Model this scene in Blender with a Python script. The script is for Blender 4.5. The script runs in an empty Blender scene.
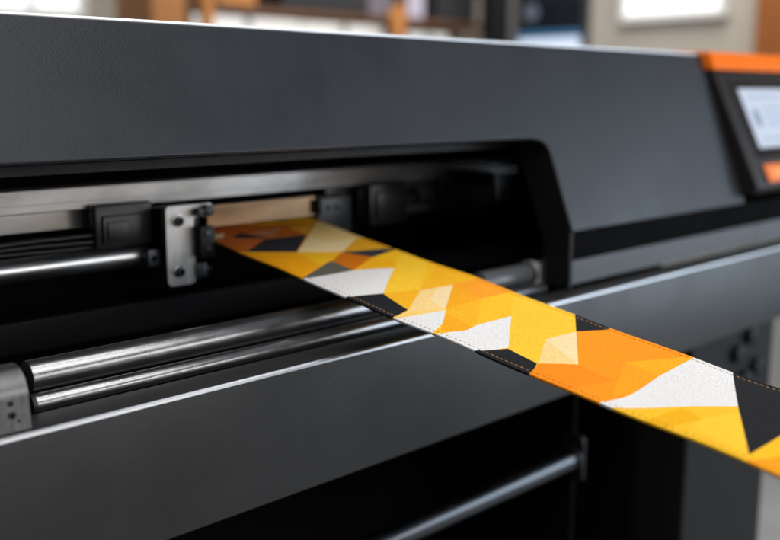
import bpy, bmesh, math, random
from mathutils import Vector, Matrix
from mathutils.geometry import delaunay_2d_cdt

random.seed(7)
S = bpy.context.scene
COL = S.collection
PI = math.pi


def srgb(r, g, b):
    def f(c):
        c /= 255.0
        return c / 12.92 if c <= 0.04045 else ((c + 0.055) / 1.055) ** 2.4
    return (f(r), f(g), f(b), 1.0)


# ------------------------------------------------------------------ materials
def mat(name, color, rough=0.5, metal=0.0, bump=None, var=0.0, rvar=0.0, vscale=6.0,
        stretch=(1, 1, 1), attr=None, emit=None, spec=None, coat=0.0, sheen=0.0):
    m = bpy.data.materials.new(name)
    m.use_nodes = True
    nt = m.node_tree
    b = nt.nodes['Principled BSDF']
    b.inputs['Base Color'].default_value = color
    b.inputs['Roughness'].default_value = rough
    b.inputs['Metallic'].default_value = metal
    if spec is not None:
        b.inputs['Specular IOR Level'].default_value = spec
    if coat:
        b.inputs['Coat Weight'].default_value = coat
        b.inputs['Coat Roughness'].default_value = 0.15
    if sheen:
        b.inputs['Sheen Weight'].default_value = sheen
    if emit:
        b.inputs['Emission Color'].default_value = emit[0]
        b.inputs['Emission Strength'].default_value = emit[1]
    N, L = nt.nodes.new, nt.links.new
    tc = N('ShaderNodeTexCoord')
    mp = N('ShaderNodeMapping')
    mp.inputs['Scale'].default_value = stretch
    L(tc.outputs['Object'], mp.inputs['Vector'])
    col_out = None
    if attr:
        a = N('ShaderNodeAttribute')
        a.attribute_name = attr
        col_out = a.outputs['Color']
        L(col_out, b.inputs['Base Color'])
    if var or rvar:
        n = N('ShaderNodeTexNoise')
        n.inputs['Scale'].default_value = vscale
        n.inputs['Detail'].default_value = 6
        n.inputs['Roughness'].default_value = 0.65
        L(mp.outputs[0], n.inputs['Vector'])
        if rvar:
            r = N('ShaderNodeMapRange')
            r.inputs['From Min'].default_value = 0.3
            r.inputs['From Max'].default_value = 0.7
            r.inputs['To Min'].default_value = max(0.02, rough - rvar)
            r.inputs['To Max'].default_value = rough + rvar
            L(n.outputs['Fac'], r.inputs['Value'])
            L(r.outputs[0], b.inputs['Roughness'])
        if var:
            h = N('ShaderNodeHueSaturation')
            r2 = N('ShaderNodeMapRange')
            r2.inputs['From Min'].default_value = 0.3
            r2.inputs['From Max'].default_value = 0.7
            r2.inputs['To Min'].default_value = 1 - var
            r2.inputs['To Max'].default_value = 1 + var
            L(n.outputs['Fac'], r2.inputs['Value'])
            L(r2.outputs[0], h.inputs['Value'])
            h.inputs['Color'].default_value = color
            if col_out:
                L(col_out, h.inputs['Color'])
            L(h.outputs[0], b.inputs['Base Color'])
    if bump:
        prev = None
        for kind, scale, dist, st in bump:
            mp2 = N('ShaderNodeMapping')
            mp2.inputs['Scale'].default_value = st
            L(tc.outputs['Object'], mp2.inputs['Vector'])
            if kind == 'noise':
                t = N('ShaderNodeTexNoise')
                t.inputs['Detail'].default_value = 3
                out = t.outputs['Fac']
            else:
                t = N('ShaderNodeTexVoronoi')
                out = t.outputs['Distance']
            t.inputs['Scale'].default_value = scale
            L(mp2.outputs[0], t.inputs['Vector'])
            bp = N('ShaderNodeBump')
            bp.inputs['Strength'].default_value = 1.0
            bp.inputs['Distance'].default_value = dist
            L(out, bp.inputs['Height'])
            if prev:
                L(prev.outputs[0], bp.inputs['Normal'])
            prev = bp
        L(prev.outputs[0], b.inputs['Normal'])
    return m


ONE = (1, 1, 1)
M = {}
M['coat'] = mat('charcoal_powder_coat', (0.0175, 0.0205, 0.0255, 1), 0.42, spec=0.32, bump=[('noise', 640, 0.00018, ONE), ('voronoi', 900, 0.0001, ONE)], var=0.12, rvar=0.07, vscale=7)
M['beam'] = mat('dark_grey_enamel', (0.024, 0.024, 0.0245, 1), 0.40, spec=0.34, bump=[('noise', 650, 0.00014, ONE)], var=0.10, rvar=0.06, vscale=12)
M['strip'] = mat('grey_enamel', (0.05, 0.053, 0.058, 1), 0.42, bump=[('noise', 500, 0.0002, ONE)], var=0.08)
M['black'] = mat('matt_black_plastic', (0.006, 0.006, 0.007, 1), 0.5, bump=[('noise', 400, 0.0002, ONE)], rvar=0.08, spec=0.22)
M['void'] = mat('shade_black_metal', (0.0032, 0.0032, 0.0036, 1), 0.75, rvar=0.1, spec=0.03)  # near-black base also stands in for the shade inside recesses
M['blackgloss'] = mat('black_moulded_plastic', (0.013, 0.013, 0.014, 1), 0.40, rvar=0.1, vscale=30, spec=0.4)
M['slate'] = mat('slate_grey_cast_metal', (0.035, 0.04, 0.047, 1), 0.38, metal=0.3, var=0.2, vscale=60)
M['steel'] = mat('turned_steel', (0.26, 0.26, 0.27, 1), 0.21, metal=0.90, var=0.2, rvar=0.06, vscale=70, stretch=(0.5, 1, 1), bump=[('noise', 1500, 0.00008, (0.5, 1, 1))])
M['rod'] = mat('polished_rod_steel', (0.62, 0.63, 0.64, 1), 0.33, metal=1.0, var=0.2, rvar=0.07, vscale=30, stretch=(0.4, 3, 3))
M['darkrod'] = mat('blue_grey_rod_steel', (0.085, 0.09, 0.098, 1), 0.30, metal=1.0, var=0.15, rvar=0.06, vscale=30, stretch=(0.4, 3, 3))
M['chrome'] = mat('worn_chrome_rail', (0.50, 0.49, 0.48, 1), 0.22, metal=0.80, var=0.10, rvar=0.05, vscale=9, stretch=(0.8, 2, 2))
M['block'] = mat('machined_grey_block', (0.17, 0.17, 0.17, 1), 0.38, metal=0.9, var=0.16, rvar=0.08, vscale=60, stretch=(4, 1, 1), bump=[('noise', 900, 0.00008, (3, 1, 0.2))])
M['lip'] = mat('polished_rail_lip', (0.85, 0.83, 0.81, 1), 0.34, metal=1.0, var=0.1, vscale=20, stretch=(0.4, 1, 1))
M['warm_reflect'] = mat('warm_reflection_bar', (0.46, 0.29, 0.17, 1), 0.20, metal=1.0, var=0.05, rvar=0.05, vscale=12, stretch=(0.6, 2, 2))  # warm tint put into the metal for the bar's orange reflections
M['alu'] = mat('brushed_aluminium', (0.40, 0.395, 0.39, 1), 0.42, metal=1.0, var=0.14, rvar=0.08, vscale=30, stretch=(6, 1, 0.8), bump=[('noise', 700, 0.00006, (3, 1, 0.1))])
M['edge'] = mat('bare_aluminium_edge', (0.50, 0.51, 0.53, 1), 0.40, metal=1.0, var=0.08, rvar=0.08, vscale=40, stretch=(0.3, 1, 1))
M['rim_glint'] = mat('rim_highlight_metal', (0.85, 0.86, 0.88, 1), 0.42, metal=1.0, var=0.06, vscale=30)
M['cap'] = mat('grey_cast_cap', (0.40, 0.41, 0.42, 1), 0.36, metal=0.15, var=0.12, vscale=60)
M['roller_lit'] = mat('lit_roller_grey', (0.13, 0.137, 0.147, 1), 0.33, metal=0.3, var=0.1, vscale=40)
M['orange'] = mat('orange_gloss_plastic', srgb(244, 114, 0), 0.5, spec=0.25, var=0.05)
M['button'] = mat('orange_button_plastic', srgb(245, 120, 15), 0.4, var=0.04)
M['glyph'] = mat('pale_button_print', srgb(255, 190, 110), 0.5)
M['panel'] = mat('dark_brown_panel_plastic', (0.013, 0.0105, 0.010, 1), 0.40, spec=0.25, var=0.1, bump=[('noise', 500, 0.0002, ONE)])
M['bezel'] = mat('black_screen_glass', (0.012, 0.007, 0.006, 1), 0.12)
M['screen'] = mat('lit_panel_screen', (0.05, 0.05, 0.05, 1), 0.2, emit=(srgb(205, 217, 238), 0.92))
M['scr_grey'] = mat('lit_screen_icon', (0.05, 0.05, 0.05, 1), 0.2, emit=(srgb(150, 170, 200), 0.75))
M['scr_line'] = mat('lit_screen_text', (0.05, 0.05, 0.05, 1), 0.2, emit=(srgb(178, 194, 220), 0.8))
M['fabric'] = mat('printed_woven_fabric', (0.8, 0.8, 0.8, 1), 0.62, attr='Col', var=0.12, vscale=600, spec=0.12,
                  bump=[('noise', 560, 0.0009, ONE), ('voronoi', 850, 0.0005, ONE)])
M['thread'] = mat('stitch_thread', srgb(238, 160, 92), 0.6, attr='Col', var=0.2, vscale=300)
# room
M['wall'] = mat('beige_wall_paint', srgb(190, 184, 175), 0.8, var=0.04, vscale=2, bump=[('noise', 60, 0.002, ONE)])
M['floor'] = mat('sealed_concrete', (0.30, 0.295, 0.29, 1), 0.4, var=0.15, rvar=0.1, vscale=3)
M['wood'] = mat('warm_brown_timber', srgb(150, 88, 40), 0.5, var=0.25, vscale=4, stretch=(4, 4, 0.5))
M['board'] = mat('dark_brown_timber', srgb(96, 66, 44), 0.55, var=0.25, vscale=4, stretch=(0.5, 4, 4))
M['card'] = mat('tan_cardboard', srgb(150, 98, 52), 0.75, var=0.1, vscale=8)
M['amber'] = mat('orange_board', srgb(178, 116, 56), 0.6, var=0.1, vscale=8)
M['white'] = mat('white_carton', (0.80, 0.80, 0.78, 1), 0.6, var=0.04, vscale=5)
M['bin'] = mat('black_storage_plastic', (0.02, 0.021, 0.026, 1), 0.4, var=0.1)
M['legpaint'] = mat('dark_leg_paint', (0.008, 0.008, 0.0083, 1), 0.55, spec=0.2, var=0.1, vscale=20)
M['greysteel'] = mat('pale_grey_enamel', (0.42, 0.42, 0.41, 1), 0.45, var=0.05, vscale=4)
M['post'] = mat('black_painted_steel', (0.006, 0.006, 0.007, 1), 0.6, spec=0.12)
M['postside'] = mat('grey_painted_steel', (0.12, 0.115, 0.125, 1), 0.45)
M['pane'] = mat('bright_daylit_pane', (0.5, 0.5, 0.5, 1), 0.2, emit=(srgb(244, 248, 252), 1.1))
M['frame'] = mat('grey_window_frame', srgb(150, 150, 148), 0.5)
M['mon'] = mat('dark_monitor_screen', (0.008, 0.01, 0.013, 1), 0.15, emit=(srgb(20, 26, 34), 0.5))
M['mon_blue'] = mat('lit_monitor_bar', (0.02, 0.02, 0.02, 1), 0.2, emit=(srgb(225, 238, 255), 1.1))
M['mon_cyan'] = mat('lit_monitor_band', (0.02, 0.02, 0.02, 1), 0.2, emit=(srgb(60, 120, 165), 0.8))
M['mon_dim'] = mat('lit_monitor_blob', (0.02, 0.02, 0.02, 1), 0.2, emit=(srgb(110, 118, 135), 0.7))
M['lilac'] = mat('pale_lilac_carton', srgb(190, 186, 204), 0.6)


# ------------------------------------------------------------------ mesh helpers
class G:
    """collects solid shapes, then links them as one mesh object"""

    def __init__(self):
        self.bm = bmesh.new()

    def _tag(self, faces, mi):
        for f in faces:
            f.material_index = mi

    def box(self, x0, x1, y0, y1, z0, z1, mi=0, bev=0.0, seg=2):
        t = bmesh.new()
        bmesh.ops.create_cube(t, size=1)
        for v in t.verts:
            v.co = Vector(((x0 + x1) / 2 + v.co.x * (x1 - x0), (y0 + y1) / 2 + v.co.y * (y1 - y0), (z0 + z1) / 2 + v.co.z * (z1 - z0)))
        if bev:
            bmesh.ops.bevel(t, geom=list(t.edges), offset=bev, segments=seg, profile=0.5, affect='EDGES')
        return self._merge(t, mi)

    def _merge(self, t, mi, mat4=None):
        if mat4 is not None:
            bmesh.ops.transform(t, matrix=mat4, verts=t.verts)
        for f in t.faces:
            if mi is not None:
                f.material_index = mi
        me = bpy.data.meshes.new('tmp')
        t.to_mesh(me)
        t.free()
        self.bm.from_mesh(me)
        bpy.data.meshes.remove(me)
        return self

    def cyl(self, p0, p1, r, mi=0, seg=40, r2=None, bev=0.0):
        p0, p1 = Vector(p0), Vector(p1)
        d = p1 - p0
        t = bmesh.new()
        bmesh.ops.create_cone(t, cap_ends=True, cap_tris=False, segments=seg, radius1=r, radius2=r if r2 is None else r2, depth=d.length)
        if bev:
            es = [e for e in t.edges if any(len(f.verts) > 4 for f in e.link_faces)]
            bmesh.ops.bevel(t, geom=es, offset=bev, segments=2, profile=0.5, affect='EDGES')
        q = Vector((0, 0, 1)).rotation_difference(d.normalized())
        return self._merge(t, mi, Matrix.Translation((p0 + p1) / 2) @ q.to_matrix().to_4x4())

    def prism_x(self, prof, x0, x1, mi=0, mis=None):
        """profile of (y, z) points pushed along X; mis gives one material per profile edge"""
        t = bmesh.new()
        a = [t.verts.new((x0, y, z)) for y, z in prof]
        b = [t.verts.new((x1, y, z)) for y, z in prof]
        n = len(prof)
        for i in range(n):
            f = t.faces.new((a[i], a[(i + 1) % n], b[(i + 1) % n], b[i]))
            f.material_index = mis[i] if mis else mi
        for l in (a, b[::-1]):
            f = t.faces.new(l)
            f.material_index = mi
        bmesh.ops.recalc_face_normals(t, faces=t.faces)
        return self._merge(t, None)

    def slab(self, pts, off, mi=0):
        """closed 3-D polygon pushed by the vector off"""
        t = bmesh.new()
        off = Vector(off)
        a = [t.verts.new(p) for p in pts]
        b = [t.verts.new(Vector(p) + off) for p in pts]
        n = len(pts)
        for i in range(n):
            t.faces.new((a[i], a[(i + 1) % n], b[(i + 1) % n], b[i]))
        t.faces.new(a)
        t.faces.new(b[::-1])
        bmesh.ops.recalc_face_normals(t, faces=t.faces)
        return self._merge(t, mi)

    def build(self, name, mats, parent=None, smooth=True, bevel=0.0, seg=3, angle=40):
        me = bpy.data.meshes.new(name)
        xs = [v.co.copy() for v in self.bm.verts]
        lo = Vector((min(c[i] for c in xs) for i in range(3)))
        hi = Vector((max(c[i] for c in xs) for i in range(3)))
        c = (lo + hi) / 2
        if parent is None:
            c.z = lo.z
        bmesh.ops.translate(self.bm, verts=self.bm.verts, vec=-c)
        self.bm.to_mesh(me)
        self.bm.free()
        o = bpy.data.objects.new(name, me)
        COL.objects.link(o)
        for m in (mats if isinstance(mats, (list, tuple)) else [mats]):
            me.materials.append(M[m] if isinstance(m, str) else m)
        place(o, c, parent)
        if bevel:
            md = o.modifiers.new('bevel', 'BEVEL')
            md.width = bevel
            md.segments = seg
            md.limit_method = 'ANGLE'
            md.angle_limit = math.radians(35)
            md.harden_normals = True
        if smooth:
            me.set_sharp_from_angle(angle=math.radians(angle))
            for p in me.polygons:
                p.use_smooth = True
        return o


WORLD = {}


def place(o, c, parent=None):
    WORLD[o.name] = Vector(c)
    if parent is not None:
        o.parent = parent
        o.location = Vector(c) - WORLD[parent.name]
    else:
        o.location = c


def tag(o, label=None, cat=None, group=None, kind=None):
    for k, v in (('label', label), ('category', cat), ('group', group), ('kind', kind)):
        if v:
            o[k] = v
    return o


def empty(name, loc, label, cat, group=None):
    o = bpy.data.objects.new(name, None)
    o.empty_display_size = 0.05
    COL.objects.link(o)
    place(o, loc)
    return tag(o, label, cat, group)


def rounded(pts, radii, seg=6):
    """round the corners of a 2-D polygon (quadratic arcs)"""
    out = []
    n = len(pts)
    for i in range(n):
        p, a, b = Vector(pts[i]), Vector(pts[i - 1]), Vector(pts[(i + 1) % n])
        r = radii[i] if isinstance(radii, (list, tuple)) else radii
        if r <= 0:
            out.append(tuple(p))
            continue
        u = p + (a - p).normalized() * r
        w = p + (b - p).normalized() * r
        for k in range(seg + 1):
            t = k / seg
            out.append(tuple((1 - t) ** 2 * u + 2 * t * (1 - t) * p + t * t * w))
    return out

# ------------------------------------------------------------------ the setting
g = G(); g.box(-6, 8, -6, 7, -1.0, -0.95)
tag(g.build('floor', 'floor', smooth=False), kind='structure')

FZ = -0.95
# ------------------------------------------------------------------ the printer
P = empty('textile_printer', (0.1, 0.3, FZ), 'wide charcoal textile printer with open front slot and orange trimmed control panel', 'printer')

# hood: leaning front plate with the long slot cut out of its lower edge
HB = Vector((0, 0.020, 0.0695))          # foot of the plate
HT = Vector((0, 0.1007, 0.2790))          # its top edge
HD = (HT - HB)
HN = Vector((0, -HD.z, HD.y)).normalized()   # out of the plate
HL = HD.length


def hp(x, z, out=0.0):
    t = (z - HB.z) / HD.z
    p = HB + HD * t + HN * out
    return Vector((x, p.y, p.z))


XO, ZO = 0.306, 0.1742                   # right end and top of the slot
XL_, XR_ = -0.95, 0.7238
slot = [(XO, HB.z)]
c0, c1, c2 = (XO, 0.1575), (XO - 0.001, 0.1745), (XO - 0.040, ZO)
for k in range(9):
    t = k / 8
    slot.append(((1 - t) ** 2 * c0[0] + 2 * t * (1 - t) * c1[0] + t * t * c2[0], (1 - t) ** 2 * c0[1] + 2 * t * (1 - t) * c1[1] + t * t * c2[1]))
slot += [(-0.72, ZO), (-0.75, 0.15), (-0.75, HB.z)]
poly = [(XL_, HB.z), (XL_, HT.z), (XR_, HT.z), (XR_, HB.z)] + slot
g = G(); g.slab([hp(x, z) for x, z in poly], -HN * 0.0040)
hood = g.build('hood', 'coat', P, bevel=0.0018, seg=4)
g = G()
tp = [(HT + HN * -0.0019).y + 0.0015 * math.cos(a * PI / 9) for a in range(19)]
tz = [(HT + HN * -0.0019).z + 0.0011 + 0.0015 * math.sin(a * PI / 9) for a in range(19)]
g.prism_x(list(zip(tp[:18], tz[:18])), XL_, XR_ - 0.001)
g.build('rim_highlight', 'rim_glint', hood)  # added pale strip imitating the light along the hood's top edge
g = G(); g.box(XL_, 1.02, 0.1085, 0.62, 0.262, 0.2770)
g.build('hood_top', 'coat', hood, bevel=0.002)
# black return flange all round the slot
g = G()
inner = []
for i in range(len(slot)):
    x, z = slot[i]
    a = Vector(slot[max(0, i - 1)]); c = Vector(slot[min(len(slot) - 1, i + 1)])
    t = (c - a).normalized()
    inner.append((x + t.y * 0.004, z - t.x * 0.004) if False else (x - 0.0, z))
for i in range(len(slot) - 1):
    (x0, z0), (x1, z1) = slot[i], slot[i + 1]
    a, c = hp(x0, z0, -0.0042), hp(x1, z1, -0.0042)
    t = Vector((x1 - x0, z1 - z0)).normalized()
    off = Vector((t.y, 0, -t.x)) * 0.003          # away from the opening
    dpt = Vector((0, 0.042, 0))
    g.slab([a, c, c + dpt, a + dpt], off)
g.build('slot_lip', 'black', hood, smooth=False)
# black cheeks that carry the slot edge down to the beam
for xa, xb in ((XO, XO + 0.0058), (-0.7558, -0.75)):
    g = G()
    g.prism_x([(0.0225, 0.0030), (0.0232, 0.0684), (0.0640, 0.0684), (0.0540, 0.0030)], xa, xb)
    g.build('cheek_plate', 'black', P, bevel=0.0008)
# dark recessed band below the hood, then the grey body strip
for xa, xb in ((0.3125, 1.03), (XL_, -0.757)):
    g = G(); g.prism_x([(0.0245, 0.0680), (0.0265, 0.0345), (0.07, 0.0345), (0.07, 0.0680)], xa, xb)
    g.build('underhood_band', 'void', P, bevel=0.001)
g = G(); g.box(0.3125, 0.7795, 0.0275, 0.068, 0.0055, 0.034)
g.build('body_strip', 'strip', P, bevel=0.0012)
g = G(); g.box(0.7805, 1.03, 0.0275, 0.068, 0.0055, 0.034)
g.build('body_strip', 'strip', P, bevel=0.0012)
g = G(); g.box(XL_, -0.757, 0.0275, 0.068, 0.0055, 0.034)
g.build('body_strip', 'strip', P, bevel=0.0012)
# shroud strip just behind the slot's upper edge
g = G(); g.box(-0.74, 0.60, 0.112, 0.120, 0.1600, 0.1690)
g.build('inner_shroud', 'black', P, bevel=0.001)

# dark inside: back, ceiling, floor and ends of the print chamber
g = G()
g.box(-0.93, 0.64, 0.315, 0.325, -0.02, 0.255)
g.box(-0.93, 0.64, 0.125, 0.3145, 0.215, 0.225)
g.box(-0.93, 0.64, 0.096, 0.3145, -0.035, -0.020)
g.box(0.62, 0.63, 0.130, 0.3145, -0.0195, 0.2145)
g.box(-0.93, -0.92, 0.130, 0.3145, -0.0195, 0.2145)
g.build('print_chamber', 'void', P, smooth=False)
g = G(); g.box(-0.91, 0.61, 0.262, 0.300, -0.019, 0.0125)
g.build('chamber_ledge', 'black', P, bevel=0.0015)
# rear body
g = G(); g.box(-0.95, 1.03, 0.335, 0.60, -0.10, 0.2605)
g.build('rear_body', 'coat', P, bevel=0.006)

# front beam with a bare bevelled top edge
g = G()
g.prism_x([(0.0015, -0.1115), (0.0, -0.110), (0.0, -0.0030), (0.0005, -0.0013), (0.0018, -0.0003), (0.0030, 0.0), (0.0345, 0.0), (0.0345, -0.1115)],
          -0.95, 1.03, 0, [0, 0, 1, 1, 1, 0, 0, 0])
beam = g.build('front_beam', ['beam', 'edge'], P, angle=30)

# feed roller, pinch roller, end block
g = G(); g.cyl((-0.300, 0.080, 0.0137), (0.3020, 0.080, 0.0137), 0.0127, seg=72, bev=0.0006)
roll = g.build('feed_roller', 'steel', P)
g = G()
g.cyl((-0.3095, 0.0475, 0.0032), (0.290, 0.0475, 0.0032), 0.0070, seg=56, bev=0.0005)
pinch = g.build('pinch_roller', 'steel', P)
g = G(); g.cyl((-0.3125, 0.0475, 0.0032), (-0.3098, 0.0475, 0.0032), 0.0074, seg=40)
g.build('roller_cap', 'blackgloss', pinch)
prof = [(0.0072, 0.0006), (0.0086, 0.0220)]
for k in range(0, 13):
    a = math.radians(172 - k * 13.4)
    prof.append((0.0275 + 0.0190 * math.cos(a), 0.0225 + 0.0190 * math.sin(a)))
prof += [(0.0466, 0.0120), (0.0466, 0.0006)]
g = G(); g.prism_x(prof, -0.46, -0.3290)
blk = g.build('end_block', 'block', P, angle=30)
for x, z, r in ((-0.3415, 0.0200, 0.0019), (-0.3412, 0.0120, 0.0026), (-0.3372, 0.0075, 0.0010)):
    g = G(); yf = 0.0072 + (z / 0.022) * 0.0014
    g.cyl((x, yf - 0.0008, z), (x, yf + 0.002, z), r, seg=24)
    g.cyl((x, yf - 0.0011, z), (x, yf - 0.0007, z), r * 0.5, mi=1, seg=6)
    g.build('screw', ['blackgloss', 'void'], blk)
# right bearing of the feed roller
g = G()
prof = rounded([(0.0675, -0.0165), (0.0675, 0.0275), (0.0930, 0.0275), (0.0930, -0.0165)], 0.009)
g.prism_x(prof, 0.3040, 0.3180)
brg = g.build('roller_bearing', 'cap', P, bevel=0.002)
g = G(); g.cyl((0.2990, 0.080, 0.0137), (0.3038, 0.080, 0.0137), 0.0142, seg=40)
g.build('bearing_ring', 'steel', brg)

g = G(); g.cyl((0.2150, 0.080, 0.0137), (0.2985, 0.080, 0.0137), 0.0130, seg=56, bev=0.0008)
g.build('lit_end_shell', 'roller_lit', roll)  # added grey shell; its colour lightens the roller's dim right end

# carriage rails and guide rods inside
g = G(); g.prism_x([(0.2500, 0.1150), (0.2500, 0.1218), (0.2518, 0.1221), (0.2518, 0.1231), (0.2500, 0.1234), (0.2500, 0.1352), (0.2512, 0.1368), (0.2535, 0.1378), (0.262, 0.1378), (0.262, 0.1150)], -0.91, 0.50, 0, [0, 0, 0, 0, 0, 1, 1, 1, 0, 0])
g.build('carriage_rail', ['chrome', 'lip'], P, angle=20)
g = G(); g.box(-0.91, -0.105, 0.266, 0.274, 0.0945, 0.1125)
g.build('support_rail', 'chrome', P, bevel=0.001)
g = G(); g.box(0.155, 0.61, 0.270, 0.278, 0.0700, 0.1120)
g.build('support_rail', 'chrome', P, bevel=0.001)
g = G(); g.cyl((-0.91, 0.2500, 0.0640), (-0.104, 0.2500, 0.0640), 0.0112, seg=56)
g.build('guide_rod', 'rod', P)
g = G(); g.cyl((0.15, 0.285, 0.0600), (0.61, 0.285, 0.0600), 0.0075, seg=40)
g.build('guide_rod', 'darkrod', P)

for yy, zz, rr in ((0.2440, 0.0890, 0.0024), (0.2420, 0.0835, 0.0020), (0.2460, 0.0795, 0.0018)):
    g = G()
    px = None
    for k in range(25):
        x = -0.90 + 0.745 * k / 24
        q_ = (x, yy, zz + 0.0011 * math.sin(x * 21 + zz * 900) + 0.0006 * math.sin(x * 47))
        if px:
            g.cyl(px, q_, rr, seg=12)
        px = q_
    g.build('ink_tube', 'blackgloss', P)

# print carriage: black body, bracket plate, bolts, heat bar
g = G()
g.box(-0.160, -0.0985, 0.236, 0.2485, 0.0760, 0.1190, bev=0.003)
g.box(-0.154, -0.112, 0.2325, 0.2362, 0.0815, 0.1080, bev=0.0015)
g.box(-0.150, -0.128, 0.2305, 0.2326, 0.0850, 0.1020, bev=0.001)
car = g.build('carriage', 'blackgloss', P)
g = G(); g.box(-0.0990, -0.0560, 0.2200, 0.2490, 0.0760, 0.1120, bev=0.002)
g.build('carriage_core', 'black', car)
g = G(); g.box(-0.1120, -0.0985, 0.2255, 0.2358, 0.0550, 0.0720, bev=0.0012)
lug = g.build('rod_lug', 'slate', car)
g = G(); g.cyl((-0.1055, 0.2240, 0.0630), (-0.1055, 0.2262, 0.0630), 0.0026, seg=20)
g.build('screw', 'void', lug)
pl = rounded([(-0.0972, 0.0338), (-0.0972, 0.1142), (-0.0440, 0.1142), (-0.0440, 0.1010), (-0.0650, 0.1010), (-0.0650, 0.0338)], [0.007, 0.006, 0.0, 0.0, 0.003, 0.006])
g = G(); g.slab([(x, 0.2150, z) for x, z in pl], (0, 0.0035, 0))
plate = g.build('bracket_plate', 'alu', P, bevel=0.0006, seg=2)
for x, z in ((-0.0838, 0.0995), (-0.0845, 0.0488)):
    g = G()
    g.cyl((x, 0.2137, z), (x, 0.2152, z), 0.0063, seg=32, bev=0.0004)
    g.cyl((x, 0.2095, z), (x, 0.2138, z), 0.0046, mi=1, seg=28, bev=0.0006)
    g.cyl((x, 0.2090, z), (x, 0.2096, z), 0.0026, mi=2, seg=6)
    g.build('bolt', ['steel', 'blackgloss', 'void'], plate)
for x, z, r in ((-0.0625, 0.1065, 0.0042), (-0.0520, 0.1075, 0.0058)):
    g = G()
    g.cyl((x, 0.2060, z), (x, 0.2152, z), r, seg=24, bev=0.0006)
    g.cyl((x, 0.2052, z), (x, 0.2062, z), r * 0.5, mi=1, seg=6)
    g.build('knob', ['blackgloss', 'slate'], plate)
g = G()
g.box(-0.0660, -0.0485, 0.2030, 0.2185, 0.0610, 0.0925, bev=0.0016)
clamp = g.build('edge_clamp', 'black', P)
for x, z, r in ((-0.0575, 0.0850, 0.0030), (-0.0570, 0.0700, 0.0022)):
    g = G(); g.cyl((x, 0.2015, z), (x, 0.2032, z), r, seg=20, bev=0.0004)
    g.build('screw', 'slate', clamp)
g = G()
g.box(-0.0652, -0.0530, 0.2120, 0.2240, 0.0395, 0.0550, bev=0.0015)
g.cyl((-0.0520, 0.2160, 0.0470), (-0.0480, 0.2160, 0.0470), 0.0030, seg=20)
g.build('stop_block', 'slate', P)
g = G(); g.box(-0.0436, 0.0998, 0.2240, 0.2380, 0.0872, 0.1095)
g.build('heat_bar', 'warm_reflect', P, bevel=0.0010)
g = G()
g.box(0.1003, 0.1500, 0.2200, 0.2480, 0.0640, 0.1075, bev=0.002)
g.box(0.0975, 0.1030, 0.2160, 0.2238, 0.0900, 0.1060, mi=1, bev=0.001)
rc = g.build('clamp_block', ['slate', 'black'], P)
for x, z in ((0.1150, 0.0960), (0.1270, 0.0960)):
    g = G(); g.cyl((x, 0.2185, z), (x, 0.2202, z), 0.0032, seg=20, bev=0.0004)
    g.build('screw', 'blackgloss', rc)
# two black sensor blocks further along the rail
for x0, x1, z0, z1 in ((0.186, 0.250, 0.066, 0.118), (0.330, 0.420, 0.070, 0.119)):
    g = G()
    g.box(x0, x1, 0.226, 0.2485, z0, z1, bev=0.004)
    g.box(x0 + 0.008, x1 - 0.012, 0.2215, 0.2262, z0 + 0.008, z1 - 0.010, bev=0.0015)
    sb = g.build('sensor_block', 'blackgloss', P)
    for xx, zz in ((x0 + 0.006, z0 + 0.012), (x1 - 0.007, z1 - 0.008)):
        g = G(); g.cyl((xx, 0.2240, zz), (xx, 0.2262, zz), 0.0024, seg=18)
        g.build('screw', 'slate', sb)
g = G()
g.box(0.252, 0.328, 0.252, 0.300, 0.082, 0.096, bev=0.002)
g.box(0.290, 0.318, 0.244, 0.252, 0.086, 0.108, bev=0.002)
g.build('cable_tray', 'slate', P)

# control panel
XP = 0.7245
g = G()
f0, f1 = Vector((0, 0.0812, 0.2567)), Vector((0, 0.0025, 0.0923))
g.prism_x([(f0.y, f0.z), (f1.y, f1.z), (0.0080, 0.0835), (0.0330, 0.0760), (0.1060, 0.0760), (0.150, 0.2567)], XP, 1.02)
panel = g.build('control_panel', 'panel', P, bevel=0.0025, seg=3)
g = G()
g.prism_x([(0.0775, 0.2572), (0.0862, 0.2800), (0.0900, 0.2832), (0.150, 0.2855), (0.150, 0.2572)], XP - 0.0012, 1.021)
g.build('panel_cap', 'orange', panel, bevel=0.0022, seg=3)
FD = f1 - f0
FN = Vector((0, FD.z, -FD.y)).normalized()
if FN.y > 0:
    FN = -FN


def fp(x, s, out=0.0):
    p = f0 + FD * s + FN * out
    return Vector((x, p.y, p.z))


def panel_slab(pts, out, thick):
    g = G()
    g.slab([fp(x, s, out) for x, s in pts], FN * thick)
    return g


bz = rounded([(0.757, 0.095), (0.990, 0.095), (0.990, 0.765), (0.757, 0.765)], 0.0)
panel_slab(bz, 0.0002, 0.0012).build('screen_bezel', 'bezel', panel, bevel=0.0005)
scr = panel_slab([(0.7735, 0.165), (0.970, 0.165), (0.970, 0.680), (0.7735, 0.680)], 0.0016, 0.0008).build('screen', 'screen', panel, smooth=False)
ic = [(0.8000 + 0.0105 * math.cos(a * PI / 8), 0.425 + 0.085 * math.sin(a * PI / 8)) for a in range(16)]
panel_slab(ic, 0.0026, 0.0003).build('screen_icon', 'scr_grey', scr, smooth=False)
g = G()
for s, x0, x1 in ((0.33, 0.826, 0.90), (0.40, 0.826, 0.93), (0.47, 0.826, 0.91), (0.60, 0.790, 0.95), (0.23, 0.79, 0.90)):
    g.slab([fp(x, ss_, 0.0026) for x, ss_ in ((x0, s), (x1, s), (x1, s + 0.022), (x0, s + 0.022))], FN * 0.0003)
g.build('screen_text', 'scr_line', scr, smooth=False)
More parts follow.
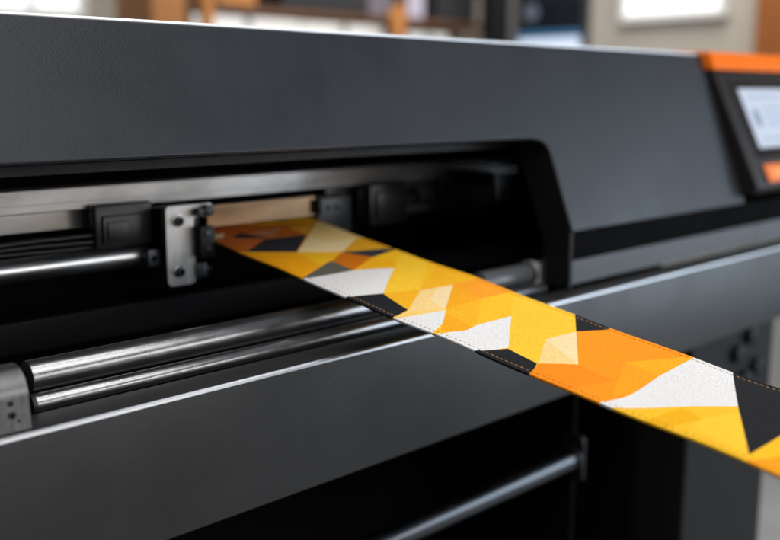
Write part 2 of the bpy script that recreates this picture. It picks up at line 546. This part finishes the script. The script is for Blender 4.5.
for x0, x1 in ((0.7620, 0.8400), (0.8480, 0.9260)):
    bt = panel_slab([(x0, 0.822), (x1, 0.822), (x1, 0.972), (x0, 0.972)], 0.0004, 0.0032).build('panel_button', 'button', panel, bevel=0.0016)
    g = G()
    xm = x0 + 0.022
    for k in range(2):
        xa = xm + k * 0.016
        g.slab([fp(x, s, 0.0038) for x, s in ((xa, 0.872), (xa + 0.008, 0.872), (xa + 0.008, 0.924), (xa, 0.924))], FN * 0.0002)
    g.build('button_mark', 'glyph', bt, smooth=False)

# stand below the beam; near-black panels stand in for its unlit recess
g = G()
g.box(-0.93, 0.58, 0.305, 0.315, -0.93, -0.036)
g.box(0.388, 0.396, 0.066, 0.3045, -0.93, -0.113)
g.box(-0.93, -0.92, 0.035, 0.3045, -0.93, -0.113)
g.box(0.560, 0.575, 0.080, 0.3045, -0.93, -0.113)
g.box(-0.915, 0.385, 0.020, 0.3045, -0.62, -0.60)
g.build('stand_panel', 'void', P, smooth=False)
g = G(); g.cyl((-0.90, 0.060, -0.2315), (0.3790, 0.060, -0.2315), 0.0132, seg=48)
tk = g.build('takeup_bar', 'darkrod', P)
g = G()
g.cyl((0.3720, 0.060, -0.2315), (0.3800, 0.060, -0.2315), 0.0165, seg=32)
g.slab([(0.3805, y, z) for y, z in rounded([(0.0450, -0.262), (0.0450, -0.200), (0.0760, -0.200), (0.0760, -0.262)], 0.010)], (0.006, 0, 0))
g.build('bar_bracket', 'black', tk)
for x0, x1 in ((0.578, 0.829), (-0.94, -0.70)):
    g = G(); g.box(x0, x1, 0.010, 0.240, FZ + 0.03, -0.1125)
    leg = g.build('leg', 'legpaint', P, bevel=0.004)
    g = G(); g.box(x0 - 0.02, x1 + 0.02, -0.12, 0.36, FZ, FZ + 0.0295, bev=0.006)
    g.build('foot', 'black', leg)
    if x0 > 0:
        for x, z in ((0.706, -0.147), (0.744, -0.126), (0.770, -0.178), (0.733, -0.190), (0.695, -0.215)):
            g = G()
            g.cyl((x, 0.0005, z), (x, 0.0102, z), 0.0135, seg=28, bev=0.001)
            g.build('leg_cap', 'black', leg)

# ------------------------------------------------------------------ the printed ribbon
XA, XB = -0.047, 0.097
C2 = (0.0263749, 0.1337763, 0.04797183)


def sstep(a, b, x):
    t = min(1, max(0, (x - a) / (b - a)))
    return t * t * (3 - 2 * t)


def rib_z(x, y):
    z = C2[0] * y * y + C2[1] * y + C2[2] + 0.0045 * sstep(-0.27, -0.02, y) * (x - XA) / (XB - XA)
    z += 0.0005 * math.sin(y * 31 + x * 19) + 0.0004 * math.sin(y * 57 - x * 40)
    if y < -0.44:                          # hangs down past the frame
        z -= (y + 0.44) ** 2 * 6
    return z


def hem(x):
    """height of the folded hem near both edges, with the stitched groove"""
    d = min(x - XA, XB - x)
    if d < 0.0006: return -0.0011
    if d < 0.0016: return 0.0001
    if d < 0.0034: return 0.0006
    if d < 0.0050: return 0.0003
    if d < 0.0058: return -0.0002
    if d < 0.0070: return 0.0002
    return 0.0


CLR = {'yellow': (252, 190, 32), 'amberY': (249, 180, 28), 'amber': (248, 168, 18), 'lemon': (253, 199, 50), 'orangeL': (250, 160, 32),
       'orange': (252, 150, 16), 'orangeD': (249, 140, 12), 'orangeM': (250, 160, 18), 'amberO': (253, 172, 20), 'white': (232, 230, 229),
       'cream': (249, 221, 166), 'creamY': (250, 212, 138), 'amberL': (252, 208, 112), 'black': (23, 25, 29), 'ink': (54, 58, 66),
       'navy': (36, 41, 52), 'rust_shaded': (205, 105, 40), 'rust_shaded2': (215, 118, 20), 'tan': (196, 134, 92), 'orange_shaded': (200, 105, 28),  # brownish far-end tones keep the hood's shadow in their colour
       'gold': (238, 172, 40), 'olive': (98, 98, 86), 'gold2': (250, 192, 38), 'goldD': (243, 178, 14)}
PATCH = [
    ('rust_shaded', [(-.0393, .2542), (.1059, .2063), (.0936, .167), (.0013, .1343), (-.0452, .1604), (-.0456, .1682)]),
    ('cream', [(-.0448, .2242), (-.0224, .2241), (-.0358, .2091), (-.0462, .216)]),
    ('navy', [(-.0241, .2083), (-.0079, .2165), (.0089, .1886), (-.0239, .2041)]),
    ('tan', [(.0006, .212), (.0447, .2151), (.0116, .1892)]),
    ('orange_shaded', [(.0447, .2151), (.0553, .214), (.049, .1777), (.0116, .1892)]),
    ('gold', [(.0495, .2125), (.0887, .209), (.0481, .1767)]),
    ('navy', [(.0018, .1876), (.049, .1777), (-.0005, .134), (-.0437, .1633), (-.0375, .1637)]),
    ('creamY', [(.0899, .2099), (.1031, .2031), (.0968, .1433), (.0433, .1146), (.0013, .1343)]),
    ('cream', [(.0448, .1671), (.059, .1467), (.0881, .1415), (.0433, .1146), (.0013, .1343)]),
    ('gold', [(.0907, .1444), (.0978, .0982), (.0433, .1146)]),
    ('amber', [(-.0473, .1692), (.0013, .1343), (-.0087, .084), (-.0554, .0535)]),
    ('yellow', [(.0013, .1343), (.0433, .1146), (.0096, .0953), (-.0087, .084)]),
    ('ink', [(.043, .1148), (.0906, .0988), (.097, .0918), (.0561, .0832), (.0537, .0891)]),
    ('rust_shaded2', [(.0426, .1143), (.0558, .0853), (.0561, .0832), (.0094, .0596), (.0123, .0944)]),
    ('olive', [(.0106, .0954), (.0133, .0919), (.0094, .0596), (-.0398, .064)]),
    ('yellow', [(.0962, .0922), (.0997, .0835), (.048, .0439), (.0087, .0594), (.0561, .0832)]),
    ('amberY', [(.0546, .0827), (.0661, .0601), (.048, .0439), (.0087, .0594)]),
    ('lemon', [(.1032, .0883), (.1079, .0488), (.0253, -.0129), (-.0109, -.0028), (.0477, .0441)]),
    ('amberY', [(-.0109, -.0028), (.0256, -.013), (-.0217, -.0445)]),
    ('white', [(-.0498, .0661), (-.0382, .0636), (.0094, .0596), (.0481, .0445), (-.0118, -.0033), (-.0405, .0083), (-.0533, .007)]),
    ('black', [(-.0533, .007), (-.0405, .0083), (-.0118, -.0033), (-.0217, -.0445), (-.0398, -.0531), (-.0554, -.0593)]),
    ('amberY', [(.0916, .0356), (.1027, .0291), (.0927, -.0242), (.0594, -.0222), (.0249, -.0137)]),
    ('creamY', [(.0248, -.0142), (.0601, -.0215), (.0048, -.0636), (-.0307, -.0518), (-.0242, -.0463)]),
    ('cream', [(.0442, -.0179), (.0601, -.0215), (.0048, -.0636), (.0146, -.0356)]),
    ('amberL', [(-.0413, -.0526), (-.026, -.0471), (.0067, -.0619), (.0042, -.0642)]),
    ('amber', [(.0601, -.0215), (.0535, -.062), (.0042, -.0632)]),
    ('orangeL', [(.0594, -.0222), (.0929, -.022), (.0934, -.0624), (.0532, -.0603)]),
    ('amberY', [(.0067, -.0619), (.0552, -.0605), (.0973, -.0647), (.0473, -.1048), (-.0043, -.1064), (-.0393, -.099)]),
    ('amber', [(-.0005, -.0685), (-.0091, -.107), (-.0198, -.1092), (-.0393, -.099)]),
    ('yellow', [(.0552, -.0605), (.0973, -.0647), (.0448, -.1032), (-.0022, -.1045)]),
    ('white', [(-.043, -.0534), (.0048, -.0636), (-.0221, -.0853), (-.0407, -.0994), (-.0523, -.1058)]),
    ('white', [(-.0482, -.1019), (-.0407, -.0994), (-.0291, -.105), (-.0183, -.1079), (-.0013, -.1038), (.0445, -.1031), (-.0185, -.1511), (-.0383, -.146), (-.0524, -.1431)]),
    ('lemon', [(.0847, -.0729), (.1014, -.0826), (.1001, -.1329), (.0601, -.1589), (.0219, -.1562), (-.0248, -.1848), (-.0199, -.1522), (.0445, -.1031)]),
    ('black', [(-.0476, -.1331), (-.0455, -.1394), (-.0377, -.1458), (-.0204, -.152), (-.0254, -.1841), (-.0516, -.1979), (-.054, -.1625)]),
    ('creamY', [(.0219, -.1562), (.0601, -.1589), (.0001, -.2033), (-.025, -.1847)]),
    ('cream', [(.0219, -.1562), (.0601, -.1589), (.0001, -.2033)]),
    ('black', [(.1053, -.1287), (.1015, -.171), (.0897, -.1689), (.0601, -.1589)]),
    ('orange', [(.0606, -.1589), (.0899, -.1691), (.1015, -.1684), (.1085, -.2612), (.0968, -.2444), (.0018, -.2551), (-.0246, -.2571), (-.0487, -.2576), (-.0544, -.1983), (-.0247, -.1845), (.0002, -.2033)]),
    ('orangeD', [(-.025, -.1851), (-.0002, -.2035), (-.0453, -.1938), (-.049, -.1951)]),
    ('orangeD', [(-.0002, -.2035), (-.001, -.2361), (-.0412, -.2252), (-.0453, -.1938)]),
    ('amberO', [(.039, -.219), (.0933, -.2452), (.0956, -.2454), (.035, -.2502), (.0391, -.2364)]),
    ('orangeM', [(.039, -.219), (.0391, -.2364), (.035, -.2502), (.0012, -.2555), (-.0306, -.2526)]),
    ('white', [(.0954, -.2452), (.1019, -.2462), (.1031, -.2612), (.0997, -.2754), (.0345, -.3131), (.0109, -.3018), (-.023, -.2782), (-.0398, -.2627), (-.0477, -.2566), (-.0407, -.2529), (-.0248, -.257), (-.015, -.2575), (.0012, -.2555), (.0356, -.2499)]),
    ('gold2', [(-.0549, -.2594), (-.0424, -.2607), (-.023, -.2782), (.034, -.3132), (-.0372, -.3554), (-.0591, -.363)]),
    ('goldD', [(-.004, -.2915), (-.0111, -.3109), (-.0409, -.3022), (-.0397, -.2883)]),
    ('lemon', [(-.0111, -.3109), (.0248, -.3191), (-.0369, -.3548), (-.031, -.3124)]),
    ('black', [(.0996, -.2753), (.1094, -.2716), (.1096, -.3167), (.0253, -.3537), (-.037, -.3555), (.034, -.3132)]),
    ('yellow', [(-.0372, -.3554), (.0416, -.3534), (-.0679, -.4003), (-.0565, -.3618)]),
    ('orangeM', [(-.0407, -.3567), (-.0203, -.3682), (-.0195, -.3776), (-.056, -.3933), (-.0612, -.3726), (-.0489, -.3588)]),
    ('orange', [(-.06, -.40), (.03, -.43), (.11, -.40), (.11, -.50), (-.06, -.50)]),
    ('white', [(-.06, -.47), (.02, -.45), (.11, -.50), (.11, -.56), (-.06, -.56)]),
    ('yellow', [(-.06, -.53), (.04, -.52), (.11, -.545), (.11, -.70), (-.06, -.70)]),
    ('navy', [(-.06, .235), (.0, .262), (.06, .232), (.11, .25), (.11, .30), (-.06, .30)]),
]
Y0, Y1 = -0.60, 0.285


def clip(poly, x0, x1, y0, y1):
    def half(ps, ins, cut):
        out = []
        for i, p in enumerate(ps):
            q = ps[i - 1]
            if ins(p):
                if not ins(q): out.append(cut(q, p))
                out.append(p)
            elif ins(q):
                out.append(cut(q, p))
        return out

    def cx(v):
        return lambda a, b: (v, a[1] + (b[1] - a[1]) * (v - a[0]) / (b[0] - a[0]))

    def cy(v):
        return lambda a, b: (a[0] + (b[0] - a[0]) * (v - a[1]) / (b[1] - a[1]), v)
    for ins, cut in ((lambda p: p[0] >= x0, cx(x0)), (lambda p: p[0] <= x1, cx(x1)), (lambda p: p[1] >= y0, cy(y0)), (lambda p: p[1] <= y1, cy(y1))):
        poly = half(poly, ins, cut)
        if len(poly) < 3: return []
    return poly


def inside(p, poly):
    x, y = p
    c = False
    for i in range(len(poly)):
        (x0, y0), (x1, y1) = poly[i - 1], poly[i]
        if (y0 > y) != (y1 > y) and x < (x1 - x0) * (y - y0) / (y1 - y0) + x0:
            c = not c
    return c


pv, pe, shapes = [], [], []


def add_edge(a, b):
    pv.append(Vector(a)); pv.append(Vector(b))
    pe.append((len(pv) - 2, len(pv) - 1))


for cname, pts in PATCH:
    q = []
    for x, y in pts:
        if x < XA + 0.0075: x = XA - 0.004
        if x > XB - 0.006: x = XB + 0.004
        q.append((x, y))
    q = clip(q, XA, XB, Y0, Y1)
    if not q: continue
    shapes.append((cname, q))
    for i in range(len(q)):
        if (Vector(q[i - 1]) - Vector(q[i])).length > 1e-5:
            add_edge(q[i - 1], q[i])
xs = [0, .0006, .0016, .0034, .0050, .0058, .0070]
for d in xs:
    for x in (XA + d, XB - d):
        add_edge((x, Y0), (x, Y1))
for k in range(1, 8):
    x = XA + .0070 + (XB - XA - .014) * k / 8
    add_edge((x, Y0), (x, Y1))
n = 180
for k in range(n + 1):
    y = Y0 + (Y1 - Y0) * k / n
    add_edge((XA, y), (XB, y))
vs, es, fs, _, _, _ = delaunay_2d_cdt(pv, pe, [], 0, 1e-6)
bm = bmesh.new()
bv = [bm.verts.new((v.x, v.y, rib_z(v.x, v.y) + hem(v.x))) for v in vs]
lay = bm.loops.layers.float_color.new('Col')
boxes = [(c, q, min(p[0] for p in q), max(p[0] for p in q), min(p[1] for p in q), max(p[1] for p in q)) for c, q in shapes]
for f in fs:
    try:
        bf = bm.faces.new([bv[i] for i in f])
    except ValueError:
        continue
    c = (sum(vs[i].x for i in f) / 3, sum(vs[i].y for i in f) / 3)
    name = 'yellow'
    for cn, q, x0, x1, y0, y1 in boxes:
        if x0 <= c[0] <= x1 and y0 <= c[1] <= y1 and inside(c, q):
            name = cn
    k = srgb(*CLR[name])
    for l in bf.loops:
        l[lay] = k
bmesh.ops.recalc_face_normals(bm, faces=bm.faces)
bm.faces.ensure_lookup_table()
if sum(f.normal.z for f in bm.faces) < 0:
    bmesh.ops.reverse_faces(bm, faces=bm.faces)
R = empty('printed_ribbon', (0.025, 0.2, rib_z(0.025, 0.2)), 'fabric ribbon printed in yellow, orange, white and black facets, feeding from the printer slot', 'ribbon')
gg = G(); gg.bm.free(); gg.bm = bm
band = gg.build('fabric_band', 'fabric', R, angle=60)
md = band.modifiers.new('thickness', 'SOLIDIFY')
md.thickness = 0.0027
md.offset = -1
# two rows of stitches along the hems; the thread changes tone with the print it runs through
THREAD = {'black': (216, 158, 106), 'navy': (200, 120, 70), 'ink': (210, 130, 75), 'white': (212, 178, 150), 'olive': (200, 140, 90), 'cream': (246, 214, 160), 'creamY': (246, 210, 140)}


def patch_at(x, y):
    name = 'yellow'
    for cn, q, x0, x1, y0, y1 in boxes:
        if x0 <= x <= x1 and y0 <= y <= y1 and inside((x, y), q):
            name = cn
    return name


for xe in (XA + 0.0056, XB - 0.0056):
    g = G()
    cols = []
    y = -0.46
    while y < 0.235:
        l = 0.0032 + random.uniform(-0.0004, 0.0004)
        ya, yb = y, y + l
        dx = random.uniform(-0.00018, 0.00018)
        za, zb = rib_z(xe, ya) - 0.0001, rib_z(xe, yb) - 0.0001
        p0, p1 = Vector((xe + dx, ya, za)), Vector((xe - dx + 0.0002, yb, zb))
        pm = (p0 + p1) / 2 + Vector((0, 0, 0.00018))
        n0 = len(g.bm.faces)
        g.cyl(p0, pm, 0.00018, seg=6, r2=0.00031)
        g.cyl(pm, p1, 0.00031, seg=6, r2=0.00018)
        nm = patch_at(xe, (ya + yb) / 2)
        k = THREAD.get(nm)
        if k is None:
            k = tuple(min(255, c * 0.80 + 10) for c in CLR[nm])
        cols += [srgb(*k)] * (len(g.bm.faces) - n0)
        y += l + 0.0016
    g.bm.faces.ensure_lookup_table()
    lay = g.bm.loops.layers.float_color.new('Col')
    for f, k in zip(g.bm.faces, cols):
        for l in f.loops:
            l[lay] = k
    g.build('stitching', 'thread', R)

# ------------------------------------------------------------------ the workshop behind
g = G(); g.box(-3.0, 4.1, 3.60, 3.70, -0.95, 2.6)
tag(g.build('back_wall', 'wall', smooth=False), 'plain beige back wall behind the storage rack', 'wall')
g = G(); g.box(4.1, 4.2, -1.0, 3.70, -0.95, 2.6)
tag(g.build('side_wall', 'wall', smooth=False), 'beige side wall with the bright window and the dark screen', 'wall')


def window(loc, label, w, h, axis, n):
    W = empty('window', loc, label, 'window')
    x, y, z = loc
    def bx(g, u0, u1, d0, d1, z0, z1):
        if axis == 'x': g.box(x + u0, x + u1, y + d0, y + d1, z + z0, z + z1)
        else: g.box(x + d0, x + d1, y + u0, y + u1, z + z0, z + z1)
    g = G()
    t = 0.035
    bx(g, -w / 2, w / 2, -0.05, -0.002, 0, t)
    bx(g, -w / 2, w / 2, -0.05, -0.002, h - t, h)
    for k in range(n + 1):
        u = -w / 2 + (w - t) * k / n
        bx(g, u, u + t, -0.0495, -0.0025, t, h - t)
    g.build('window_frame', 'white', W, bevel=0.003)
    for k in range(n):
        g = G()
        u = -w / 2 + (w - t) * k / n
        bx(g, u + t, u + (w - t) / n, -0.03, -0.02, t, h - t)
        g.build('pane', 'pane', W, smooth=False)


window((1.27, 3.598, 0.56), 'double white window glowing far back at the upper left', 0.50, 0.9, 'x', 2)
window((4.098, 2.08, 0.61), 'large bright window on the beige wall at the right', 0.62, 0.9, 'y', 1)

# storage rack
K = empty('storage_rack', (2.7, 3.1, FZ), 'timber storage rack with a brown shelf board in the background', 'rack')
for x in (1.66, 2.955, 3.66):
    for y in (2.98, 3.36):
        g = G(); g.box(x, x + 0.05, y, y + 0.05, FZ, 1.5)
        g.build('upright', 'board', K, bevel=0.003)
for z in (-0.3, 0.33, 0.585, 1.10):
    g = G(); g.box(1.60, 3.75, 3.032, 3.358, z, z + 0.035)
    g.build('shelf_board', 'board', K, bevel=0.003)


def carton(x0, x1, y0, y1, z0, z1, m, name, label, cat, lid=None):
    grp = {'white_box': 'white cartons under the shelf board', 'storage_bin': 'black bins on the shelf board'}.get(name)
    g = G()
    g.box(x0, x1, y0, y1, z0, z1, bev=0.006)
    if lid:
        g.box(x0 - 0.006, x1 + 0.006, y0 - 0.006, y1 + 0.006, z1 - 0.03, z1 + 0.004, mi=1, bev=0.004)
    else:
        g.box((x0 + x1) / 2 - 0.025, (x0 + x1) / 2 + 0.025, y0 - 0.0008, y1 + 0.0008, z1 - 0.06, z1 + 0.0008, mi=1)
    return tag(g.build(name, [m, lid or 'frame'], smooth=False), label, cat, grp)


carton(1.75, 2.35, 3.05, 3.34, 0.366, 0.572, 'white', 'white_box', 'long white carton under the shelf board, left of its neighbour', 'box')
carton(2.36, 2.90, 3.05, 3.34, 0.366, 0.568, 'white', 'white_box', 'long white carton under the shelf board, beside the orange board', 'box')
carton(3.08, 3.40, 3.05, 3.34, 0.366, 0.550, 'white', 'white_box', 'short white carton under the shelf board, nearest the black post', 'box')
carton(3.42, 3.64, 3.05, 3.34, 0.366, 0.560, 'board', 'wooden_crate', 'dark brown wooden crate at the right end under the shelf board', 'crate')
carton(2.25, 2.80, 3.05, 3.34, 0.622, 0.80, 'bin', 'storage_bin', 'black storage bin on the brown shelf board', 'bin', 'post')
carton(1.90, 2.10, 3.05, 3.34, 0.622, 0.78, 'amber', 'cardboard_box', 'orange brown cardboard box on the shelf board above the white cartons', 'box')
carton(2.99, 3.20, 3.05, 3.34, 0.622, 0.85, 'lilac', 'carton', 'pale lilac carton on the shelf behind the orange board', 'box')
carton(3.30, 3.62, 3.05, 3.34, 0.622, 0.80, 'bin', 'storage_bin', 'black storage bin on the shelf nearest the black post', 'bin', 'post')
g = G(); g.slab([(x, 2.90, z) for x, z in ((2.83, FZ), (2.83, 0.54), (2.80, 0.63), (2.90, 0.68), (2.92, 0.60), (2.90, 0.50), (2.90, FZ))], (0, 0.03, 0))
tag(g.build('signboard', 'amber', bevel=0.004), 'narrow orange board standing in front of the storage rack', 'board')
g = G(); g.box(1.47, 1.63, 2.90, 3.20, FZ, 0.85, bev=0.01)
g.box(1.46, 1.64, 2.89, 3.21, 0.40, 0.42, mi=1)
tag(g.build('timber_cabinet', ['card', 'board'], smooth=False), 'tall tan timber cabinet standing left of the storage rack', 'cabinet')
g = G(); g.cyl((1.73, 2.90, FZ), (1.73, 2.90, 0.9), 0.030, seg=20)
g.cyl((1.73, 2.90, FZ), (1.73, 2.90, FZ + 0.02), 0.12, seg=20)
tag(g.build('timber_pole', 'amber'), 'thin round orange brown pole in front of the storage rack', 'pole')

Q = empty('backdrop_cabinet', (2.65, 0.8, FZ), 'added low pale grey cabinet standing in for the wall and floor past the printer leg', 'cabinet')  # added pale block in place of the bright wall and floor behind
g = G(); g.box(2.40, 2.90, 0.20, 1.40, FZ + 0.06, 0.10)
g.build('cabinet_body', 'greysteel', Q, bevel=0.006)
g = G(); g.box(2.43, 2.87, 0.23, 1.37, FZ, FZ + 0.0595)
g.build('plinth', 'post', Q, smooth=False)
for y0 in (0.22, 0.82):
    g = G(); g.box(2.384, 2.3995, y0, y0 + 0.56, FZ + 0.09, 0.07, bev=0.003)
    d_ = g.build('door', 'greysteel', Q, smooth=False)
    g = G(); g.cyl((2.372, y0 + 0.05, -0.5), (2.372, y0 + 0.05, -0.35), 0.007, seg=16)
    g.build('handle', 'alu', d_)

# black steel post
g = G()
g.box(3.36, 3.52, 2.72, 2.79, FZ, 2.6, bev=0.004)
g.box(3.5205, 3.54, 2.715, 2.795, FZ, 2.6, mi=1, bev=0.004)
tag(g.build('steel_post', ['post', 'postside'], smooth=False), 'black steel post with a grey edge standing behind the hood', 'post')

# wall screen
W = empty('wall_screen', (4.05, 2.83, 0.42), 'dark wall screen with a glowing blue white bar along its foot', 'screen')
g = G(); g.box(4.03, 4.095, 2.60, 3.08, 0.44, 1.05)
cs = g.build('screen_case', 'bin', W, bevel=0.006)
g = G(); g.box(4.0255, 4.0295, 2.615, 3.065, 0.455, 1.035)
g.build('display', 'mon', W, smooth=False)
g = G(); g.box(4.0235, 4.0252, 2.62, 3.06, 0.47, 0.545)
g.build('display_bar', 'mon_blue', W, smooth=False)
g = G(); g.box(4.0235, 4.0252, 2.62, 3.06, 0.551, 0.585)
g.build('display_band', 'mon_cyan', W, smooth=False)
g = G(); g.cyl((4.0235, 2.97, 0.70), (4.0252, 2.97, 0.70), 0.05, seg=24)
g.build('display_blob', 'mon_dim', W, smooth=False)

g = G(); g.box(3.95, 4.095, 1.36, 1.565, FZ, 2.6, bev=0.005)
tag(g.build('timber_post', 'wood', smooth=False), 'brown timber post against the wall at the far right', 'post')

# ------------------------------------------------------------------ light
w = bpy.data.worlds.new('World')
S.world = w
w.use_nodes = True
bg = w.node_tree.nodes['Background']
bg.inputs['Color'].default_value = (0.80, 0.88, 1.0, 1)
bg.inputs['Strength'].default_value = 0.16


def area(name, loc, target, sx, sy, power, color=(1, 1, 1)):
    l = bpy.data.lights.new(name, 'AREA')
    l.shape = 'RECTANGLE'
    l.size, l.size_y = sx, sy
    l.energy = power
    l.color = color
    o = bpy.data.objects.new(name, l)
    COL.objects.link(o)
    o.location = loc
    d = Vector(target) - Vector(loc)
    o.rotation_euler = d.to_track_quat('-Z', 'Y').to_euler()
    return o


area('ceiling_lamp', (-0.40, -1.30, 1.55), (0.05, 0.05, 0.0), 1.7, 1.0, 23.5, (1.0, 0.97, 0.93))
area('strip_lamp', (-0.25, -0.45, 2.0), (0.1, 0.0, 0.0), 1.4, 0.14, 9, (1.0, 0.98, 0.96))
area('window_light', (3.0, -1.9, 0.4), (0.5, 0.0, 0.0), 1.4, 1.6, 46, (0.72, 0.86, 1.0))
area('front_window', (1.4, -4.0, 0.65), (0.3, 0.2, 0.1), 4.5, 1.0, 58, (1.0, 0.97, 0.94))
area('added_rim_light', (0.9, 0.75, 2.2), (0.5, 0.1, 0.2), 2.4, 0.3, 24, (0.95, 0.98, 1.0))  # added lamp to brighten the hood rim and the background
area('rear_lamp', (2.4, 1.4, 2.4), (2.8, 3.4, 0.3), 2.6, 1.0, 95, (1.0, 0.95, 0.88))

# ------------------------------------------------------------------ camera
cam = bpy.data.cameras.new('camera')
co = bpy.data.objects.new('camera', cam)
COL.objects.link(co)
phi, th = math.radians(10.437475), math.radians(44.00875)
co.location = (-0.57959, -0.6, 0.22137)
co.rotation_euler = (PI / 2 - phi, 0, -th)
cam.sensor_width = 36
cam.lens = 950 / 780 * 36
cam.clip_start = 0.02
cam.clip_end = 100
cam.dof.use_dof = True
cam.dof.focus_distance = 0.745
cam.dof.aperture_fstop = 2.9
cam.dof.aperture_blades = 0
S.camera = co

S.view_settings.view_transform = 'Standard'
S.view_settings.look = 'None'
S.view_settings.exposure = 0.0
S.view_settings.gamma = 1.0
S.render.engine = 'CYCLES'
S.cycles.use_denoising = True
S.cycles.max_bounces = 8
S.cycles.sample_clamp_indirect = 6.0
